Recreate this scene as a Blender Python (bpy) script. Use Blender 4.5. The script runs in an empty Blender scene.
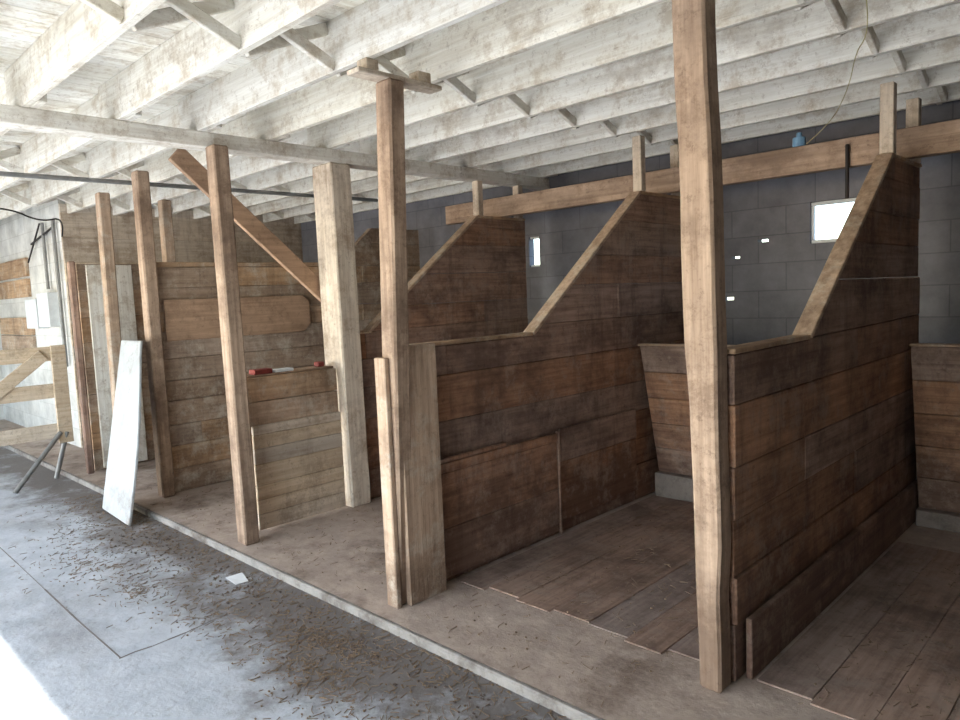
import bpy, bmesh, math, random
from mathutils import Vector, Matrix
random.seed(3)
COL=bpy.context.collection
SC=bpy.context.scene
# ---------- camera ----------
f=712.64;th=math.radians(5.27);ro=math.radians(2.427);ya=math.radians(44.52)
F=Vector((-math.sin(ya)*math.cos(th),math.cos(ya)*math.cos(th),-math.sin(th)))
R=Vector((math.cos(ya),math.sin(ya),0));U=R.cross(F)
Rr=R*math.cos(ro)-U*math.sin(ro); Ur=U*math.cos(ro)+R*math.sin(ro)
C=Vector((0,0,1.5))
cam=bpy.data.cameras.new('camera');co=bpy.data.objects.new('camera',cam);COL.objects.link(co)
cam.sensor_width=36;cam.lens=36*f/960
M=Matrix((Rr,Ur,-F)).transposed().to_4x4();M.translation=C
co.matrix_world=M;SC.camera=co
try: SC.view_settings.view_transform='Standard'
except Exception: pass

# ---------- materials ----------
def srgb(r,g,b):
    def c(x):
        x/=255.;return x/12.92 if x<=.04045 else ((x+.055)/1.055)**2.4
    return (c(r),c(g),c(b),1)
def newmat(n):
    m=bpy.data.materials.new(n);m.use_nodes=True;nt=m.node_tree;nt.nodes.clear()
    o=nt.nodes.new('ShaderNodeOutputMaterial');b=nt.nodes.new('ShaderNodeBsdfPrincipled')
    nt.links.new(b.outputs[0],o.inputs[0]);return m,nt,b
def noise(nt,scale,sv=(1,1,1),detail=6,rough=.6,off=None):
    t=nt.nodes.new('ShaderNodeTexCoord');mp=nt.nodes.new('ShaderNodeMapping');n=nt.nodes.new('ShaderNodeTexNoise')
    mp.inputs['Scale'].default_value=sv
    nt.links.new(t.outputs['Object'],mp.inputs[0]);nt.links.new(mp.outputs[0],n.inputs['Vector'])
    n.inputs['Scale'].default_value=scale;n.inputs['Detail'].default_value=detail;n.inputs['Roughness'].default_value=rough
    if off is not None: mp.inputs['Location'].default_value=off
    return n
def ramp(nt,src,stops):
    r=nt.nodes.new('ShaderNodeValToRGB');nt.links.new(src,r.inputs[0]);e=r.color_ramp.elements
    while len(e)<len(stops): e.new(.5)
    for i,(p,c) in enumerate(stops):
        e[i].position=p;e[i].color=c if len(c)==4 else (*c,1)
    return r
def mth(nt,op,a,k):
    m=nt.nodes.new('ShaderNodeMath');m.operation=op
    for i,x in enumerate((a,k)):
        if isinstance(x,(int,float)): m.inputs[i].default_value=x
        else: nt.links.new(x,m.inputs[i])
    return m.outputs[0]
def mul(nt,src,k): return mth(nt,'MULTIPLY',src,k)
def mix(nt,fac,a,b,mode='MIX'):
    m=nt.nodes.new('ShaderNodeMix');m.data_type='RGBA';m.blend_type=mode
    if isinstance(fac,(int,float)): m.inputs[0].default_value=fac
    else: nt.links.new(fac,m.inputs[0])
    for i,x in((6,a),(7,b)):
        if isinstance(x,tuple): m.inputs[i].default_value=x
        else: nt.links.new(x,m.inputs[i])
    return m.outputs[2]
def wood(name,light,dark,grime,ax,gamt=.5,var=.35,fleck=None,gsc=1.3,fl=.6,low=None,drip=0.):
    m,nt,b=newmat(name)
    sv=[34,34,34];sv['xyz'.index(ax)]=1.6
    g=noise(nt,1,tuple(sv),7,.65)
    c=ramp(nt,g.outputs[0],[(.3,dark),(.62,light)]).outputs[0]
    geo=nt.nodes.new('ShaderNodeNewGeometry')
    v=nt.nodes.new('ShaderNodeMapRange');v.inputs[3].default_value=1-var;v.inputs[4].default_value=1+var*.6
    nt.links.new(geo.outputs['Random Per Island'],v.inputs[0])
    sa=nt.nodes.new('ShaderNodeMapRange');sa.inputs[3].default_value=.7;sa.inputs[4].default_value=1.15
    rr=mth(nt,'FRACT',mul(nt,geo.outputs['Random Per Island'],7.31),0);nt.links.new(rr,sa.inputs[0])
    hs=nt.nodes.new('ShaderNodeHueSaturation');nt.links.new(c,hs.inputs['Color']);nt.links.new(v.outputs[0],hs.inputs['Value']);nt.links.new(sa.outputs[0],hs.inputs['Saturation'])
    gn=noise(nt,gsc,(1,1,1.4),9,.74)
    src=gn.outputs[0]
    if low:
        t=nt.nodes.new('ShaderNodeTexCoord');s=nt.nodes.new('ShaderNodeSeparateXYZ');nt.links.new(t.outputs['Object'],s.inputs[0])
        mr=nt.nodes.new('ShaderNodeMapRange');nt.links.new(s.outputs[2],mr.inputs[0]);mr.inputs[1].default_value=low;mr.inputs[2].default_value=0;mr.inputs[4].default_value=.2
        src=mth(nt,'ADD',src,mr.outputs[0])
    lo=.62-gamt*.4
    gr=ramp(nt,src,[(lo,(0,0,0)),(lo+.18,(1,1,1))])
    c=mix(nt,mul(nt,gr.outputs[0],min(1,.45+gamt*.5)),hs.outputs[0],grime)
    if fleck:
        fn=noise(nt,5,(1,1,1),10,.8,(3,7,1));fr=ramp(nt,fn.outputs[0],[(.5,(0,0,0)),(.62,(1,1,1))])
        c=mix(nt,mul(nt,fr.outputs[0],fl),c,fleck)
    if drip:
        dn=noise(nt,1,(9,9,1.1),8,.75,(2,5,3));dr=ramp(nt,dn.outputs[0],[(.5,(0,0,0)),(.66,(1,1,1))])
        c=mix(nt,mul(nt,dr.outputs[0],drip),c,grime)
    sn=noise(nt,22,(1,1,1),6,.8,(9,1,4));sr=ramp(nt,sn.outputs[0],[(.56,(0,0,0)),(.66,(1,1,1))])
    c=mix(nt,mul(nt,sr.outputs[0],.45),c,grime)
    nt.links.new(c,b.inputs['Base Color']);b.inputs['Roughness'].default_value=.8
    b.inputs['Specular IOR Level'].default_value=.25
    bu=nt.nodes.new('ShaderNodeBump');bu.inputs['Strength'].default_value=.45;bu.inputs['Distance'].default_value=.012
    nt.links.new(g.outputs[0],bu.inputs['Height']);nt.links.new(bu.outputs[0],b.inputs['Normal'])
    return m
W={}
for ax in 'xyz':
    W['stall_'+ax]=wood('stall_plank_'+ax,srgb(182,146,122),srgb(134,102,84),srgb(72,54,48),ax,.48,.24,srgb(164,146,134),low=.5,drip=.4,fl=.55)
    W['tan_'+ax]=wood('weathered_plank_'+ax,srgb(194,166,138),srgb(154,126,102),srgb(98,78,64),ax,.4,.24,srgb(202,192,176),low=.35,drip=.4)
    W['post_'+ax]=wood('post_wood_'+ax,srgb(184,156,130),srgb(136,110,88),srgb(88,70,58),ax,.36,.15,srgb(112,90,74),low=.5,drip=.3)
    W['new_'+ax]=wood('pine_wood_'+ax,srgb(186,150,118),srgb(150,118,90),srgb(104,82,66),ax,.3,.15,srgb(134,108,88))
    W['beam_'+ax]=wood('beam_wood_'+ax,srgb(182,154,128),srgb(144,118,96),srgb(98,80,68),ax,.4,.1,srgb(126,104,86))
    W['pale_'+ax]=wood('pale_plank_'+ax,srgb(212,196,174),srgb(184,164,140),srgb(124,106,90),ax,.24,.16,srgb(148,128,108),drip=.25)
    W['white_'+ax]=wood('whitewash_wood_'+ax,srgb(238,235,226),srgb(214,207,192),srgb(136,114,90),ax,.22,.12,srgb(168,147,118),2.2,.55)
    W['wpost_'+ax]=wood('whitewash_post_'+ax,srgb(222,208,188),srgb(190,172,150),srgb(126,102,82),ax,.32,.12,srgb(150,126,102),3,.5,drip=.45)
def concrete(name,a,b_,dirt,dsc=1.2,lo=.5,rough=.85,grad=None,gk=.3,big=0.):
    m,nt,b=newmat(name)
    n1=noise(nt,6,(1,1,1),10,.7);c=ramp(nt,n1.outputs[0],[(.3,a),(.7,b_)]).outputs[0]
    n2=noise(nt,dsc,(1,1,1),10,.75,(5,2,0));src=n2.outputs[0]
    if grad:
        t=nt.nodes.new('ShaderNodeTexCoord');s=nt.nodes.new('ShaderNodeSeparateXYZ');nt.links.new(t.outputs['Object'],s.inputs[0])
        mr=nt.nodes.new('ShaderNodeMapRange');nt.links.new(s.outputs[1],mr.inputs[0])
        mr.inputs[1].default_value=grad[0];mr.inputs[2].default_value=grad[1];mr.inputs[4].default_value=gk
        src=mth(nt,'ADD',src,mr.outputs[0])
    r2=ramp(nt,src,[(lo,(0,0,0)),(lo+.16,(1,1,1))])
    if big:
        n3=noise(nt,.9,(1,1.6,1),6,.65,(1.3,.4,0));r3=ramp(nt,n3.outputs[0],[(.52,(0,0,0)),(.66,(1,1,1))])
        c=mix(nt,mul(nt,r3.outputs[0],big),c,dirt)
    c=mix(nt,mul(nt,r2.outputs[0],.85),c,dirt)
    sn=noise(nt,28,(1,1,1),6,.8,(9,1,4));sr=ramp(nt,sn.outputs[0],[(.55,(0,0,0)),(.66,(1,1,1))])
    c=mix(nt,mul(nt,sr.outputs[0],.35),c,dirt)
    nt.links.new(c,b.inputs['Base Color']);b.inputs['Roughness'].default_value=rough
    bu=nt.nodes.new('ShaderNodeBump');bu.inputs['Strength'].default_value=.5;bu.inputs['Distance'].default_value=.02
    nt.links.new(n1.outputs[0],bu.inputs['Height']);nt.links.new(bu.outputs[0],b.inputs['Normal'])
    return m
M_aisle=concrete('aisle_concrete',srgb(162,170,178),srgb(194,200,206),srgb(94,84,76),1.3,.57,.7,(1.15,1.75),.26,.35)
M_sfl=wood('stall_floor_board',srgb(166,144,130),srgb(130,110,98),srgb(84,68,60),'y',.5,.15,srgb(156,142,130),1.6)
M_slab=concrete('stall_slab_concrete',srgb(154,138,126),srgb(192,176,162),srgb(98,80,68),1.6,.51)
M_mcurb=concrete('manger_curb_concrete',srgb(124,114,108),srgb(150,140,132),srgb(84,72,64),3,.5)
M_curb=concrete('curb_concrete',srgb(120,116,112),srgb(156,152,146),srgb(88,78,70),5,.48)
def blockmat(name,c1,c2,mo):
    m,nt,b=newmat(name)
    t=nt.nodes.new('ShaderNodeTexCoord');s=nt.nodes.new('ShaderNodeSeparateXYZ');cb=nt.nodes.new('ShaderNodeCombineXYZ')
    nt.links.new(t.outputs['Object'],s.inputs[0]);nt.links.new(mth(nt,'ADD',s.outputs[0],s.outputs[1]),cb.inputs[0]);nt.links.new(s.outputs[2],cb.inputs[1])
    br=nt.nodes.new('ShaderNodeTexBrick');nt.links.new(cb.outputs[0],br.inputs[0])
    br.inputs['Scale'].default_value=1;br.inputs['Brick Width'].default_value=.41;br.inputs['Row Height'].default_value=.205;br.inputs['Mortar Size'].default_value=.004
    br.inputs['Color1'].default_value=c1;br.inputs['Color2'].default_value=c2;br.inputs['Mortar'].default_value=mo
    n=noise(nt,3,(1,1,1),8,.7);r=ramp(nt,n.outputs[0],[(.3,(.6,.6,.6)),(.7,(1.1,1.1,1.1))])
    c=mix(nt,1.,br.outputs[0],r.outputs[0],'MULTIPLY');nt.links.new(c,b.inputs['Base Color']);b.inputs['Roughness'].default_value=.85
    bu=nt.nodes.new('ShaderNodeBump');bu.inputs['Strength'].default_value=.35;bu.inputs['Distance'].default_value=.006;bu.invert=True
    nt.links.new(br.outputs[1],bu.inputs['Height']);nt.links.new(bu.outputs[0],b.inputs['Normal'])
    return m
M_block=blockmat('grey_block',srgb(126,126,132),srgb(118,118,124),srgb(104,104,108))
M_wblock=blockmat('white_block',srgb(228,228,224),srgb(218,216,210),srgb(206,204,198))
def plain(name,c,rough=.6,metal=0,k=.7,sc=12):
    m,nt,b=newmat(name);n=noise(nt,sc,(1,1,1),7,.65)
    d=tuple(x*k for x in c[:3])+(1,);cc=ramp(nt,n.outputs[0],[(.35,d),(.6,c)]);nt.links.new(cc.outputs[0],b.inputs['Base Color'])
    b.inputs['Roughness'].default_value=rough;b.inputs['Metallic'].default_value=metal
    return m
M_metal=plain('dull_metal',srgb(140,140,138),.5,.3)
M_dark=plain('dark_iron',srgb(48,42,40),.6,.3)
M_red=plain('red_card',srgb(150,64,56));M_wh=plain('white_paint',srgb(224,228,230),k=.88);M_straw=plain('straw',srgb(126,106,84),.9);M_dirt=plain('dry_dirt',srgb(92,80,72),.95)
M_board=concrete('weathered_white_board',srgb(160,162,162),srgb(182,186,188),srgb(120,108,96),2.5,.52,.6)
M_blue=plain('blue_plastic',srgb(120,160,190),.4)
M_grey=plain('outdoor_ground',srgb(190,186,176),.9)
M_crack=plain('crack_fill',srgb(122,116,112),.95)
M_wire=plain('yellowed_wire',srgb(190,178,130),.7)

# ---------- mesh helper ----------
class MB:
    def __init__(s): s.v=[];s.f=[]
    def hexa(s,p):
        n=len(s.v);s.v+=[tuple(q) for q in p]
        s.f+=[(n,n+3,n+2,n+1),(n+4,n+5,n+6,n+7),(n,n+1,n+5,n+4),(n+1,n+2,n+6,n+5),(n+2,n+3,n+7,n+6),(n+3,n,n+4,n+7)];return s
    def box(s,x0,x1,y0,y1,z0,z1):
        return s.hexa([(x0,y0,z0),(x1,y0,z0),(x1,y1,z0),(x0,y1,z0),(x0,y0,z1),(x1,y0,z1),(x1,y1,z1),(x0,y1,z1)])
    def beam(s,a,b,w,h,up=(0,0,1)):
        a=Vector(a);b=Vector(b);d=(b-a).normalized();sd=d.cross(Vector(up)).normalized();u=sd.cross(d)
        q=[]
        for c in(a,b):
            q.append([c-sd*w/2-u*h/2,c+sd*w/2-u*h/2,c+sd*w/2+u*h/2,c-sd*w/2+u*h/2])
        return s.hexa(q[0]+q[1])
    def tube(s,a,b,r,k=10):
        a=Vector(a);b=Vector(b);d=(b-a).normalized();up=Vector((0,0,1)) if abs(d.z)<.9 else Vector((1,0,0))
        sd=d.cross(up).normalized();u=sd.cross(d);n=len(s.v)
        for c in(a,b):
            for i in range(k):
                t=2*math.pi*i/k;s.v.append(tuple(c+sd*r*math.cos(t)+u*r*math.sin(t)))
        for i in range(k):
            j=(i+1)%k;s.f.append((n+i,n+j,n+k+j,n+k+i))
        s.f.append(tuple(range(n,n+k)));s.f.append(tuple(range(n+2*k-1,n+k-1,-1)));return s
    def prism(s,poly,x0,x1):
        n=len(s.v);k=len(poly)
        s.v+=[(x0,y,z) for y,z in poly]+[(x1,y,z) for y,z in poly]
        s.f.append(tuple(range(n,n+k)));s.f.append(tuple(range(n+2*k-1,n+k-1,-1)))
        for i in range(k):
            j=(i+1)%k;s.f.append((n+i,n+k+i,n+k+j,n+j))
        return s
    def build(s,name,mat,parent=None,bev=.004):
        me=bpy.data.meshes.new(name);me.from_pydata(s.v,[],s.f);me.update()
        bm=bmesh.new();bm.from_mesh(me);bmesh.ops.recalc_face_normals(bm,faces=bm.faces);bm.to_mesh(me);bm.free()
        o=bpy.data.objects.new(name,me);COL.objects.link(o);me.materials.append(mat)
        if bev:
            b=o.modifiers.new('b','BEVEL');b.width=bev;b.segments=1;b.limit_method='ANGLE'
        if parent: o.parent=parent
        return o
def empty(n):
    o=bpy.data.objects.new(n,None);COL.objects.link(o);return o
def clip(poly,ax,val,gt,sl=0.):
    out=[];k=len(poly)
    fn=lambda p:p[ax]-(val+(sl*(p[0]-3.5) if ax==1 else 0))
    for i in range(k):
        a,b=poly[i],poly[(i+1)%k];da,db=fn(a),fn(b)
        ia=(da>0)==gt;ib=(db>0)==gt
        if ia: out.append(a)
        if ia!=ib:
            t=da/(da-db);out.append((a[0]+(b[0]-a[0])*t,a[1]+(b[1]-a[1])*t))
    return out
def planks(mb,profile,x0,x1,hb=.19,jit=.006,splits=(),wild=0.):
    z=min(p[1] for p in profile);zt=max(p[1] for p in profile);sl0=0
    while z<zt-.01:
        h=hb*random.uniform(.78,1.25);g=random.uniform(.0005,.002+wild*.002);last=z+h>zt-.05
        sl1=0 if last else random.uniform(-.007,.007)*(1 if wild else 0)
        if last: h=zt-z+.5
        pl=clip(clip(profile,1,z+g,True,sl0),1,z+h-.0005,False,sl1)
        if len(pl)>=3:
            cuts=[-99]+[c+random.uniform(-.01-.45*wild,.01+.45*wild) for c in splits if random.random()<1-.6*wild]+[99]
            for a,b in zip(cuts[:-1],cuts[1:]):
                p2=clip(clip(pl,0,a+.001,True),0,b-.001,False)
                if len(p2)>=3:
                    j=random.uniform(-jit,jit);mb.prism(p2,x0+j,x1+j)
        z+=h;sl0=sl1
    return mb
Xa,Xb,Xc,Xd,Xe=-1.17,-2.735,-4.32,-5.80,-7.25
Yp=2.18;Yc=1.93;zl=1.244;zh=2.146;s1=3.2;s2=4.4;ye=5.02;YW=5.35;ZJ=2.55;ZD=2.78
XO0,XO1=-10.5,-.4

# ---------- shell ----------
MB().box(-12,4,-2.4,Yc,-.25,-.04).build('floor',M_aisle,bev=0)
MB().box(-12,4,Yc+.03,YW,-.25,0).build('floor_stall_slab',M_slab,bev=0)
MB().box(-12,4,Yc,Yc+.03,-.25,.001).build('trim_curb',M_curb,bev=.008)
MB().box(-40,30,-40,-2.4,-.3,-.06).build('ground_outside',M_grey,bev=0)
wb=MB().box(-12,4,YW,YW+.08,0,2.9).build('wall_back',M_block,bev=0)
cut=MB()
cut.box(-1.90,-1.55,YW-.1,YW+.4,1.76,2.05);cut.box(-4.53,-4.40,YW-.1,YW+.4,1.74,2.03)
for (x,z,w_,h_) in((-2.66,1.60,.11,.02),(-2.28,1.80,.08,.022),(-2.49,1.69,.07,.018),(-2.56,1.37,.09,.025)):
    cut.box(x,x+w_,YW-.1,YW+.4,z,z+h_)
cu=cut.build('cut',M_dark,bev=0)
bo=wb.modifiers.new('c','BOOLEAN');bo.object=cu;bo.operation='DIFFERENCE';bo.solver='EXACT'
dg=bpy.context.evaluated_depsgraph_get();me=bpy.data.meshes.new_from_object(wb.evaluated_get(dg));wb.modifiers.clear();wb.data=me
bpy.data.objects.remove(cu)
e=empty('window_1');mb=MB()
mb.box(-1.9,-1.55,YW+.02,YW+.06,1.76,1.785).box(-1.9,-1.55,YW+.02,YW+.06,2.025,2.05).box(-1.9,-1.88,YW+.02,YW+.06,1.785,2.025).box(-1.57,-1.55,YW+.02,YW+.06,1.785,2.025)
mb.build('frame',M_wh,e)
e=empty('window_2');MB().box(-4.53,-4.40,YW+.02,YW+.06,1.74,1.76).box(-4.53,-4.40,YW+.02,YW+.06,2.01,2.03).build('frame',M_wh,e)
MB().box(-12.2,-12,-2.6,YW+.2,-.3,2.9).build('wall_left',M_wblock,bev=0)
MB().box(4,4.2,-2.6,YW+.2,-.3,2.9).build('wall_right',M_block,bev=0)
mb=MB();mb.box(-12,XO0,-2.6,-2.4,-.3,2.9);mb.box(XO1,4,-2.6,-2.4,-.3,2.9);mb.box(XO0,XO1,-2.6,-2.4,2.4,2.9)
mb.build('wall_front',M_wblock,bev=0)
MB().box(-12,-8.6,2.42,2.52,0,ZD).build('wall_tack_room_side',M_wblock,bev=0)
mb=MB();planks(mb,[(2.42,0),(YW,0),(YW,ZJ+.1),(2.42,ZJ+.1)],-8.6,-8.56,.22);mb.build('wall_tack_room',W['wpost_y'],bev=.003)
# ceiling
mb=MB();x=-12.2
while x<4.2:
    w=.14;mb.box(x+.002,x+w-.002,-2.6,YW+.2,ZD,ZD+.03);x+=w
mb.build('ceiling',W['white_y'],bev=0)
MB().box(-12.3,4.3,-2.65,YW+.3,ZD+.03,ZD+.1).build('roof_deck',M_dark,bev=0)
rt=empty('roof_joists');mb=MB();br=MB()
y=1.088-.46*7
while y<YW-.05:
    mb.box(-4.5,4,y-.02,y+.02,ZJ,ZD);mb.box(-12,-4.1,y+.022,y+.062,ZJ,ZD)
    for k,bx in enumerate((-8.1,-6.4,-2.86,-1.1,.7)):
        o=.042 if bx<-4.2 else 0
        a=(bx,y+.022+o,ZJ+.02);b=(bx,y+.44+o,ZD-.03);a2=(bx+.04,y+.022+o,ZD-.03);b2=(bx+.04,y+.44+o,ZJ+.02)
        br.beam(a,b,.03,.055);br.beam(a2,b2,.03,.055)
    y+=.46
mb.build('joists',W['white_x'],rt);br.build('cross_bridging',W['white_y'],rt)
ZB=ZJ-.09
e=empty('cross_beam');MB().box(Xc-.07,Xc+.07,-2.4,YW,ZB,ZJ).build('beam',W['white_y'],e)

# ---------- posts ----------
def post(x,y,z1,w,d,mat,n='support_post',lean=(0,0),z0=0.,parent=None,wob=0.0,chew=0.):
    mb=MB();rings=[];K=14
    for k in range(K+1):
        t=k/K;cx=x+lean[0]*t+random.uniform(-wob,wob);cy=y+lean[1]*t;z=z0+(z1-z0)*t
        ww=w+random.uniform(-wob,wob);a=cx-ww/2;b=cx+ww/2
        if t<.45: b-=chew*(1-t/.45)**.6*random.uniform(.6,1.2);a+=chew*.3*random.uniform(0,1)
        rings.append([(a,cy-d/2,z),(b,cy-d/2,z),(b,cy+d/2,z),(a,cy+d/2,z)])
    for r in rings: mb.v+=r
    mb.f.append((0,3,2,1));L=4*K;mb.f.append((L,L+1,L+2,L+3))
    for k in range(K):
        for i in range(4):
            j=(i+1)%4;mb.f.append((4*k+i,4*k+j,4*k+4+j,4*k+4+i))
    return mb.build(n,mat,parent,bev=.01)
post(Xa-.01,2.40,ZJ-.002,.125,.095,W['post_z'],lean=(-.065,0),wob=.003,chew=.03)
pe=empty('support_post')
post(Xb+.02,2.13,ZJ-.072,.11,.09,W['post_z'],'post_core',lean=(.12,0),parent=pe)
MB().box(Xb+.075,Xb+.11,2.12,2.36,0,1.27).build('side_board',W['tan_z'],pe)
MB().box(Xb+.005,Xb+.085,2.055,2.082,0,1.22).build('face_board',W['tan_z'],pe)
MB().box(Xb+.09,Xb+.18,1.93,2.42,ZJ-.072,ZJ-.05).box(Xb+.1,Xb+.17,1.98,2.05,ZJ-.05,ZJ-.001).box(Xb+.1,Xb+.17,2.28,2.36,ZJ-.05,ZJ-.001).build('top_plate',W['wpost_y'],pe)
post(Xc+.17,2.07,ZB-.002,.11,.1,W['post_z'],wob=.002,lean=(-.04,0))
post(Xd+.06,2.2,ZJ-.002,.11,.1,W['post_z'],wob=.002)
post(-6.95,2.3,ZJ-.002,.1,.1,W['tan_z'],lean=(0,.02))
post(-7.15,2.95,ZJ-.002,.1,.1,W['tan_z'])
post(Xc-.02,3.0,ZB-.002,.24,.17,W['wpost_z'],'whitewashed_post',lean=(-.02,0),wob=.003)
e=empty('diagonal_brace');MB().beam((Xc-.19,1.95,2.46),(Xc-.19,3.0,1.53),.04,.12).build('brace',W['new_y'],e)

# ---------- dividers ----------
def prof(y0): return [(y0,.002),(ye,.002),(ye,zh),(s2,zh),(s1,zl),(y0,zl)]
def divider(X,pf,cap=True,mat='stall_y'):
    e=empty('stall_divider')
    planks(MB(),pf,X-.03,X+.03,.2,.006,(2.9,4.1,),1.).build('planks',W[mat],e)
    if cap:
        mb=MB();mb.beam((X,s1,zl+.012),(X,s2,zh+.012),.085,.024);mb.beam((X,pf[0][0],zl+.012),(X,s1,zl+.012),.075,.02);mb.beam((X,s2,zh+.012),(X,ye,zh+.012),.075,.02)
        mb.build('top_cap',W['tan_y'],e)
    return e
pa=divider(Xa,prof(2.46));pb=divider(Xb,prof(2.2));pc=divider(Xc,prof(3.09))
pd=divider(Xd,[(2.26,.002),(ye,.002),(ye,2.2),(4.4,2.2),(4.0,1.86),(2.26,1.86)],False,'tan_y')
pee=divider(Xe,[(2.13,.002),(ye,.002),(ye,1.93),(2.13,1.93)],False,'tan_y')
MB().box(Xe+.045,Xe+.07,2.2,2.6,.02,1.92).build('door_panel',W['white_z'],pee)
MB().box(Xa+.04,Xa+.065,2.52,ye,.002,.24).build('base_plank',W['stall_y'],pa)
mb=MB();planks(mb,[(2.38,.03),(3.36,.03),(3.36,.64),(2.38,.64)],Xb+.04,Xb+.06,.3);planks(mb,[(3.39,.08),(4.25,.08),(4.25,.66),(3.39,.66)],Xb+.04,Xb+.055,.3)
mb.build('patch_panel',W['stall_y'],pb);MB().box(Xb+.04,Xb+.065,3.365,3.385,.01,.65).box(Xb+.04,Xb+.065,2.38,2.9,.645,.665).build('batten',W['stall_z'],pb)
MB().prism([(2.3,1.23),(3.55,1.23),(3.62,1.3),(3.62,1.5),(3.56,1.56),(2.3,1.56)],Xd+.042,Xd+.066).build('patch_board',W['new_y'],pd)
post(Xe+.1,2.07,1.95,.05,.06,W['stall_z'],'door_jamb_post')
# low board panel
e=empty('low_stall_panel')
MB().box(Xc-.0,Xc+.05,2.15,2.88,.70,.86).box(Xc-.0,Xc+.05,2.15,2.88,.865,1.02).build('upper_boards',W['tan_y'],e)
mb=MB();planks(mb,[(2.2,.02),(2.88,.02),(2.88,.71),(2.2,.71)],Xc+.052,Xc+.075,.115,.003);mb.build('lower_boards',W['pale_y'],e)
MB().box(Xc-.12,Xc+.02,2.2,2.88,1.02,1.035).build('ledge',W['post_y'],e)
e=empty('small_carton');MB().box(Xc-.06,Xc+.02,2.27,2.40,1.036,1.068).build('box_red',M_red,e);MB().box(Xc-.06,Xc+.02,2.42,2.56,1.036,1.055).build('box_white',M_wh,e);MB().box(Xc-.08,Xc-.02,2.78,2.83,1.036,1.07).build('box_tip',M_red,e)
# upper stubs
for X in(Xa,Xb,Xc):
    for yy in(4.45,4.97):
        MB().box(X-.035,X+.035,yy-.03,yy+.03,zh+.025,ZJ-.002).build('stub_post',W['pale_z'])
MB().box(-5.0,4,4.70,4.78,2.172,2.34).build('header_beam',W['beam_x'])
# mangers
for a,b,yb0,zb0 in((Xb,Xa,4.5,.17),(Xc,Xb,4.5,.17),(Xd,Xc,4.5,.17),(Xa,.45,4.85,.1),(.45,2,4.85,.1)):
    e=empty('feed_manger');mb=MB();n=5;H=(1.10-zb0)/n
    Y=lambda z:yb0-.22*(z-zb0)/(1.10-zb0)
    for k in range(n):
        za=zb0+k*H;zb_=za+H-.003;p,q=Y(za),Y(zb_)
        mb.hexa([(a+.08,p,za),(b-.05,p,za),(b-.05,p+.04,za),(a+.08,p+.04,za),(a+.08,q,zb_),(b-.05,q,zb_),(b-.05,q+.04,zb_),(a+.08,q+.04,zb_)])
    mb.build('front',W['stall_x'],e)
    MB().box(a+.08,b-.05,yb0-.25,yb0-.18,1.101,1.115).build('rail',W['tan_x'],e)
    MB().box(a+.08,b-.05,yb0+.045,YW-.002,.45,.5).build('bottom',W['stall_x'],e)
    MB().box(a+.08,b-.05,yb0-.06,yb0+.1,.001,zb0).build('manger_curb',M_mcurb,e)
# stall board floors
for a,b in((Xb,Xa),(Xa,2)):
    mb=MB();x=a+.08
    while x<b-.12:
        w=random.uniform(.17,.22);w=min(w,b-.1-x);ys=2.50+random.uniform(-.03,.03)
        mb.box(x,x+w-.002,ys,4.42,.001,.008+random.uniform(-.002,.002));x+=w
    mb.build('stall_floorboards',M_sfl,bev=.002)

# leaning board
e=empty('leaning_board');mb=MB();N=10
P0=[]
for k in range(N+1):
    t=k/N;z=-.035+1.29*t;yy=1.74+.32*t;bow=.06*math.sin(math.pi*min(1,t*1.1))
    l=-5.82-.22*t;r=-5.28-.36*t+bow
    P0.append([(l,yy,z+.03*(1-t)),(r,yy,z),(r,yy+.02,z),(l,yy+.02,z+.03*(1-t))])
for r in P0: mb.v+=r
mb.f.append((0,3,2,1));L=4*N;mb.f.append((L,L+1,L+2,L+3))
for k in range(N):
    for i in range(4):
        j=(i+1)%4;mb.f.append((4*k+i,4*k+j,4*k+4+j,4*k+4+i))
mb.build('panel',M_board,e)
# gate
e=empty('wooden_gate');gx=-7.35;mb=MB()
for z in(.35,.72,1.06): mb.box(gx-.02,gx+.02,.2,2.0,z,z+.13)
mb.box(gx+.021,gx+.05,1.88,2.0,.3,1.2).box(gx+.021,gx+.05,.2,.34,.3,1.2)
mb.beam((gx+.035,1.82,1.12),(gx+.035,.9,.4),.11,.025,(1,0,0));mb.build('rails',W['pale_y'],e)
mb=MB();mb.tube((gx+.04,1.9,.4),(-7.1,1.45,-.035),.022);mb.tube((gx+.04,1.95,.4),(-7.4,1.85,-.035),.022);mb.build('prop_leg',M_metal,e)
# conduit & box
e=empty('electrical_conduit');MB().tube((-5.9,-1,2.46),(-5.9,4.6,2.5),.018).tube((-8.7,2.38,0.9),(-8.7,2.38,2.5),.02).tube((-9.1,2.38,1.76),(-9.1,2.38,2.5),.018).build('pipe',M_metal,e)
MB().tube((-9.6,2.38,2.3),(-8.7,2.38,2.42),.012).tube((-9.8,2.38,2.1),(-9.2,2.38,2.5),.01).build('cable',M_dark,e)
e=empty('breaker_panel');MB().box(-9.28,-8.86,2.3,2.418,1.34,1.72).build('enclosure',M_wh,e);MB().box(-9.80,-9.34,2.3,2.418,1.32,1.66).build('breaker_box',M_wh,e)
e=empty('wall_boards');mb=MB()
for z in(1.0,1.23,1.7,1.95): mb.box(-11.5,-9.95,2.38,2.418,z,z+.22)
mb.build('boards',W['tan_x'],e)
e=empty('plastic_jug');MB().tube((-1.75,4.74,2.341),(-1.75,4.74,2.40),.04).tube((-1.75,4.74,2.40),(-1.75,4.74,2.43),.018).build('body',M_blue,e)
e=empty('latch_rod');MB().tube((-1.45,4.685,2.3),(-1.45,4.685,1.98),.012).build('rod',M_dark,e)
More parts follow.
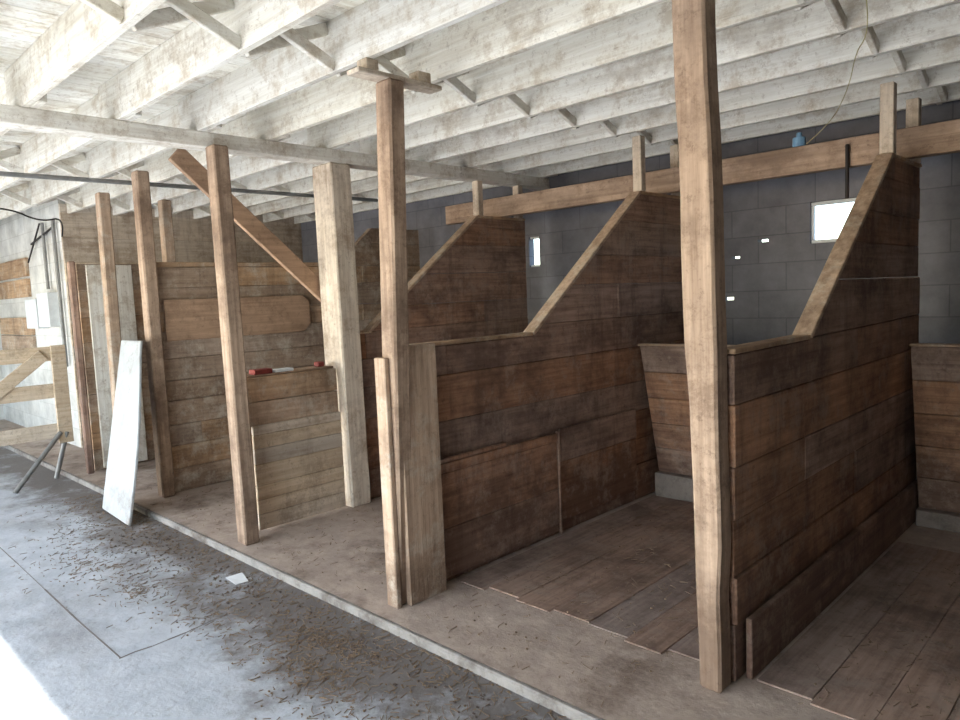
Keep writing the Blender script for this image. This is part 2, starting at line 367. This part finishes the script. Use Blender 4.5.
# hanging wires under the joists
def wire(name,pts,r,mat):
    cu=bpy.data.curves.new(name,'CURVE');cu.dimensions='3D';cu.bevel_depth=r;s=cu.splines.new('NURBS');s.points.add(len(pts)-1)
    for i,p in enumerate(pts): s.points[i].co=(*p,1)
    s.use_endpoint_u=True;s.order_u=3;cu.materials.append(mat);o=bpy.data.objects.new(name,cu);COL.objects.link(o)
wire('hanging_wire',[(-.85,2.92,2.56),(-.86,3.0,2.50),(-.92,3.2,2.45),(-1.05,3.5,2.49),(-1.2,3.9,2.44),(-1.45,4.4,2.38),(-1.70,4.72,2.35)],.0022,M_wire)
wire('hanging_wire',[(-7.3,1.0,2.56),(-7.4,1.3,2.40),(-7.5,1.7,2.45),(-7.7,2.0,2.35),(-8.0,2.3,2.45),(-8.5,2.4,2.3)],.008,M_dark)

# joints, debris
def strip(mb,pts,w):
    q=[]
    for a,b in zip(pts[:-1],pts[1:]):
        n=8
        for i in range(n): t=i/n;q.append((a[0]+(b[0]-a[0])*t+random.uniform(-.008,.008),a[1]+(b[1]-a[1])*t+random.uniform(-.008,.008)))
    q.append(pts[-1])
    for a,b in zip(q[:-1],q[1:]):
        mb.beam((*a,-.0395),(*b,-.0395),w*random.uniform(.5,1.6),.002)
mb=MB();strip(mb,[(-3.3,1.0),(-8,1.05)],.006);strip(mb,[(-3.3,1.0),(-3.35,1.6)],.006)
mb.build('floor_crack',M_crack,bev=0)
mb=MB()
cl=[(random.uniform(-5.5,0),random.uniform(1.2,1.85),random.uniform(.06,.25)) for _ in range(26)]
for i in range(8000):
    r_=random.random()
    if r_<.35:
        c_=random.choice(cl);x=c_[0]+random.gauss(0,c_[2]*1.6);yy=min(Yc-.02,c_[1]+random.gauss(0,c_[2]*.6));z=-.039
    elif r_<.7: x=random.uniform(-6.5,.3);yy=Yc-.01-abs(random.gauss(0,.25));z=-.039
    else: x=random.uniform(-6.5,.3);yy=random.uniform(2.0,4.2);z=.012 if x>Xb+.08 and yy>2.45 else .003
    if yy<0 or (yy>1.97 and any(abs(x-q)<.2 for q in (Xa,Xb,Xc,Xd))): continue
    if random.random()<.7:
        l=random.uniform(.01,.05);a=random.uniform(0,3.14)
        mb.beam((x,yy,z),(x+l*math.cos(a),yy+l*math.sin(a),z+.003),.0022,.0022)
    else:
        s=random.uniform(.003,.009);mb.box(x,x+s,yy,yy+s*.8,z-.001,z+s*.4)
mb.build('straw_debris',M_straw,bev=0)
mb=MB()
for i in range(300):
    if i<80: x=-4.9+random.gauss(0,.35);yy=1.72+random.gauss(0,.1)
    else: x=random.uniform(-5,-1);yy=1.84-abs(random.gauss(0,.16))
    s=random.uniform(.005,.016);yy=min(yy,1.9)
    mb.box(x,x+s,yy,yy+s*.7,-.04,-.038+random.random()*.004)
mb.build('dirt_crumbs',M_dirt,bev=0)
MB().hexa([(-3.80,1.74,-.036),(-3.66,1.73,-.036),(-3.65,1.80,-.036),(-3.78,1.83,-.03),(-3.80,1.74,-.033),(-3.66,1.73,-.032),(-3.65,1.80,-.033),(-3.78,1.83,-.026)]).build('paper_scrap',M_wh,bev=0)

# ---------- light ----------
w=bpy.data.worlds.new('w');SC.world=w;w.use_nodes=True;nt=w.node_tree
sk=nt.nodes.new('ShaderNodeTexSky');sk.sky_type='NISHITA';sk.sun_disc=False;sk.sun_elevation=math.radians(40);sk.sun_rotation=math.radians(200)
nt.links.new(sk.outputs[0],nt.nodes['Background'].inputs[0]);nt.nodes['Background'].inputs[1].default_value=1.2
l=bpy.data.lights.new('sun','SUN');l.energy=26;l.angle=.009;l.color=(1,.97,.92);lo=bpy.data.objects.new('sun',l);COL.objects.link(lo)
d=Vector((.1,1.345,-1));lo.rotation_euler=d.to_track_quat('-Z','Y').to_euler()
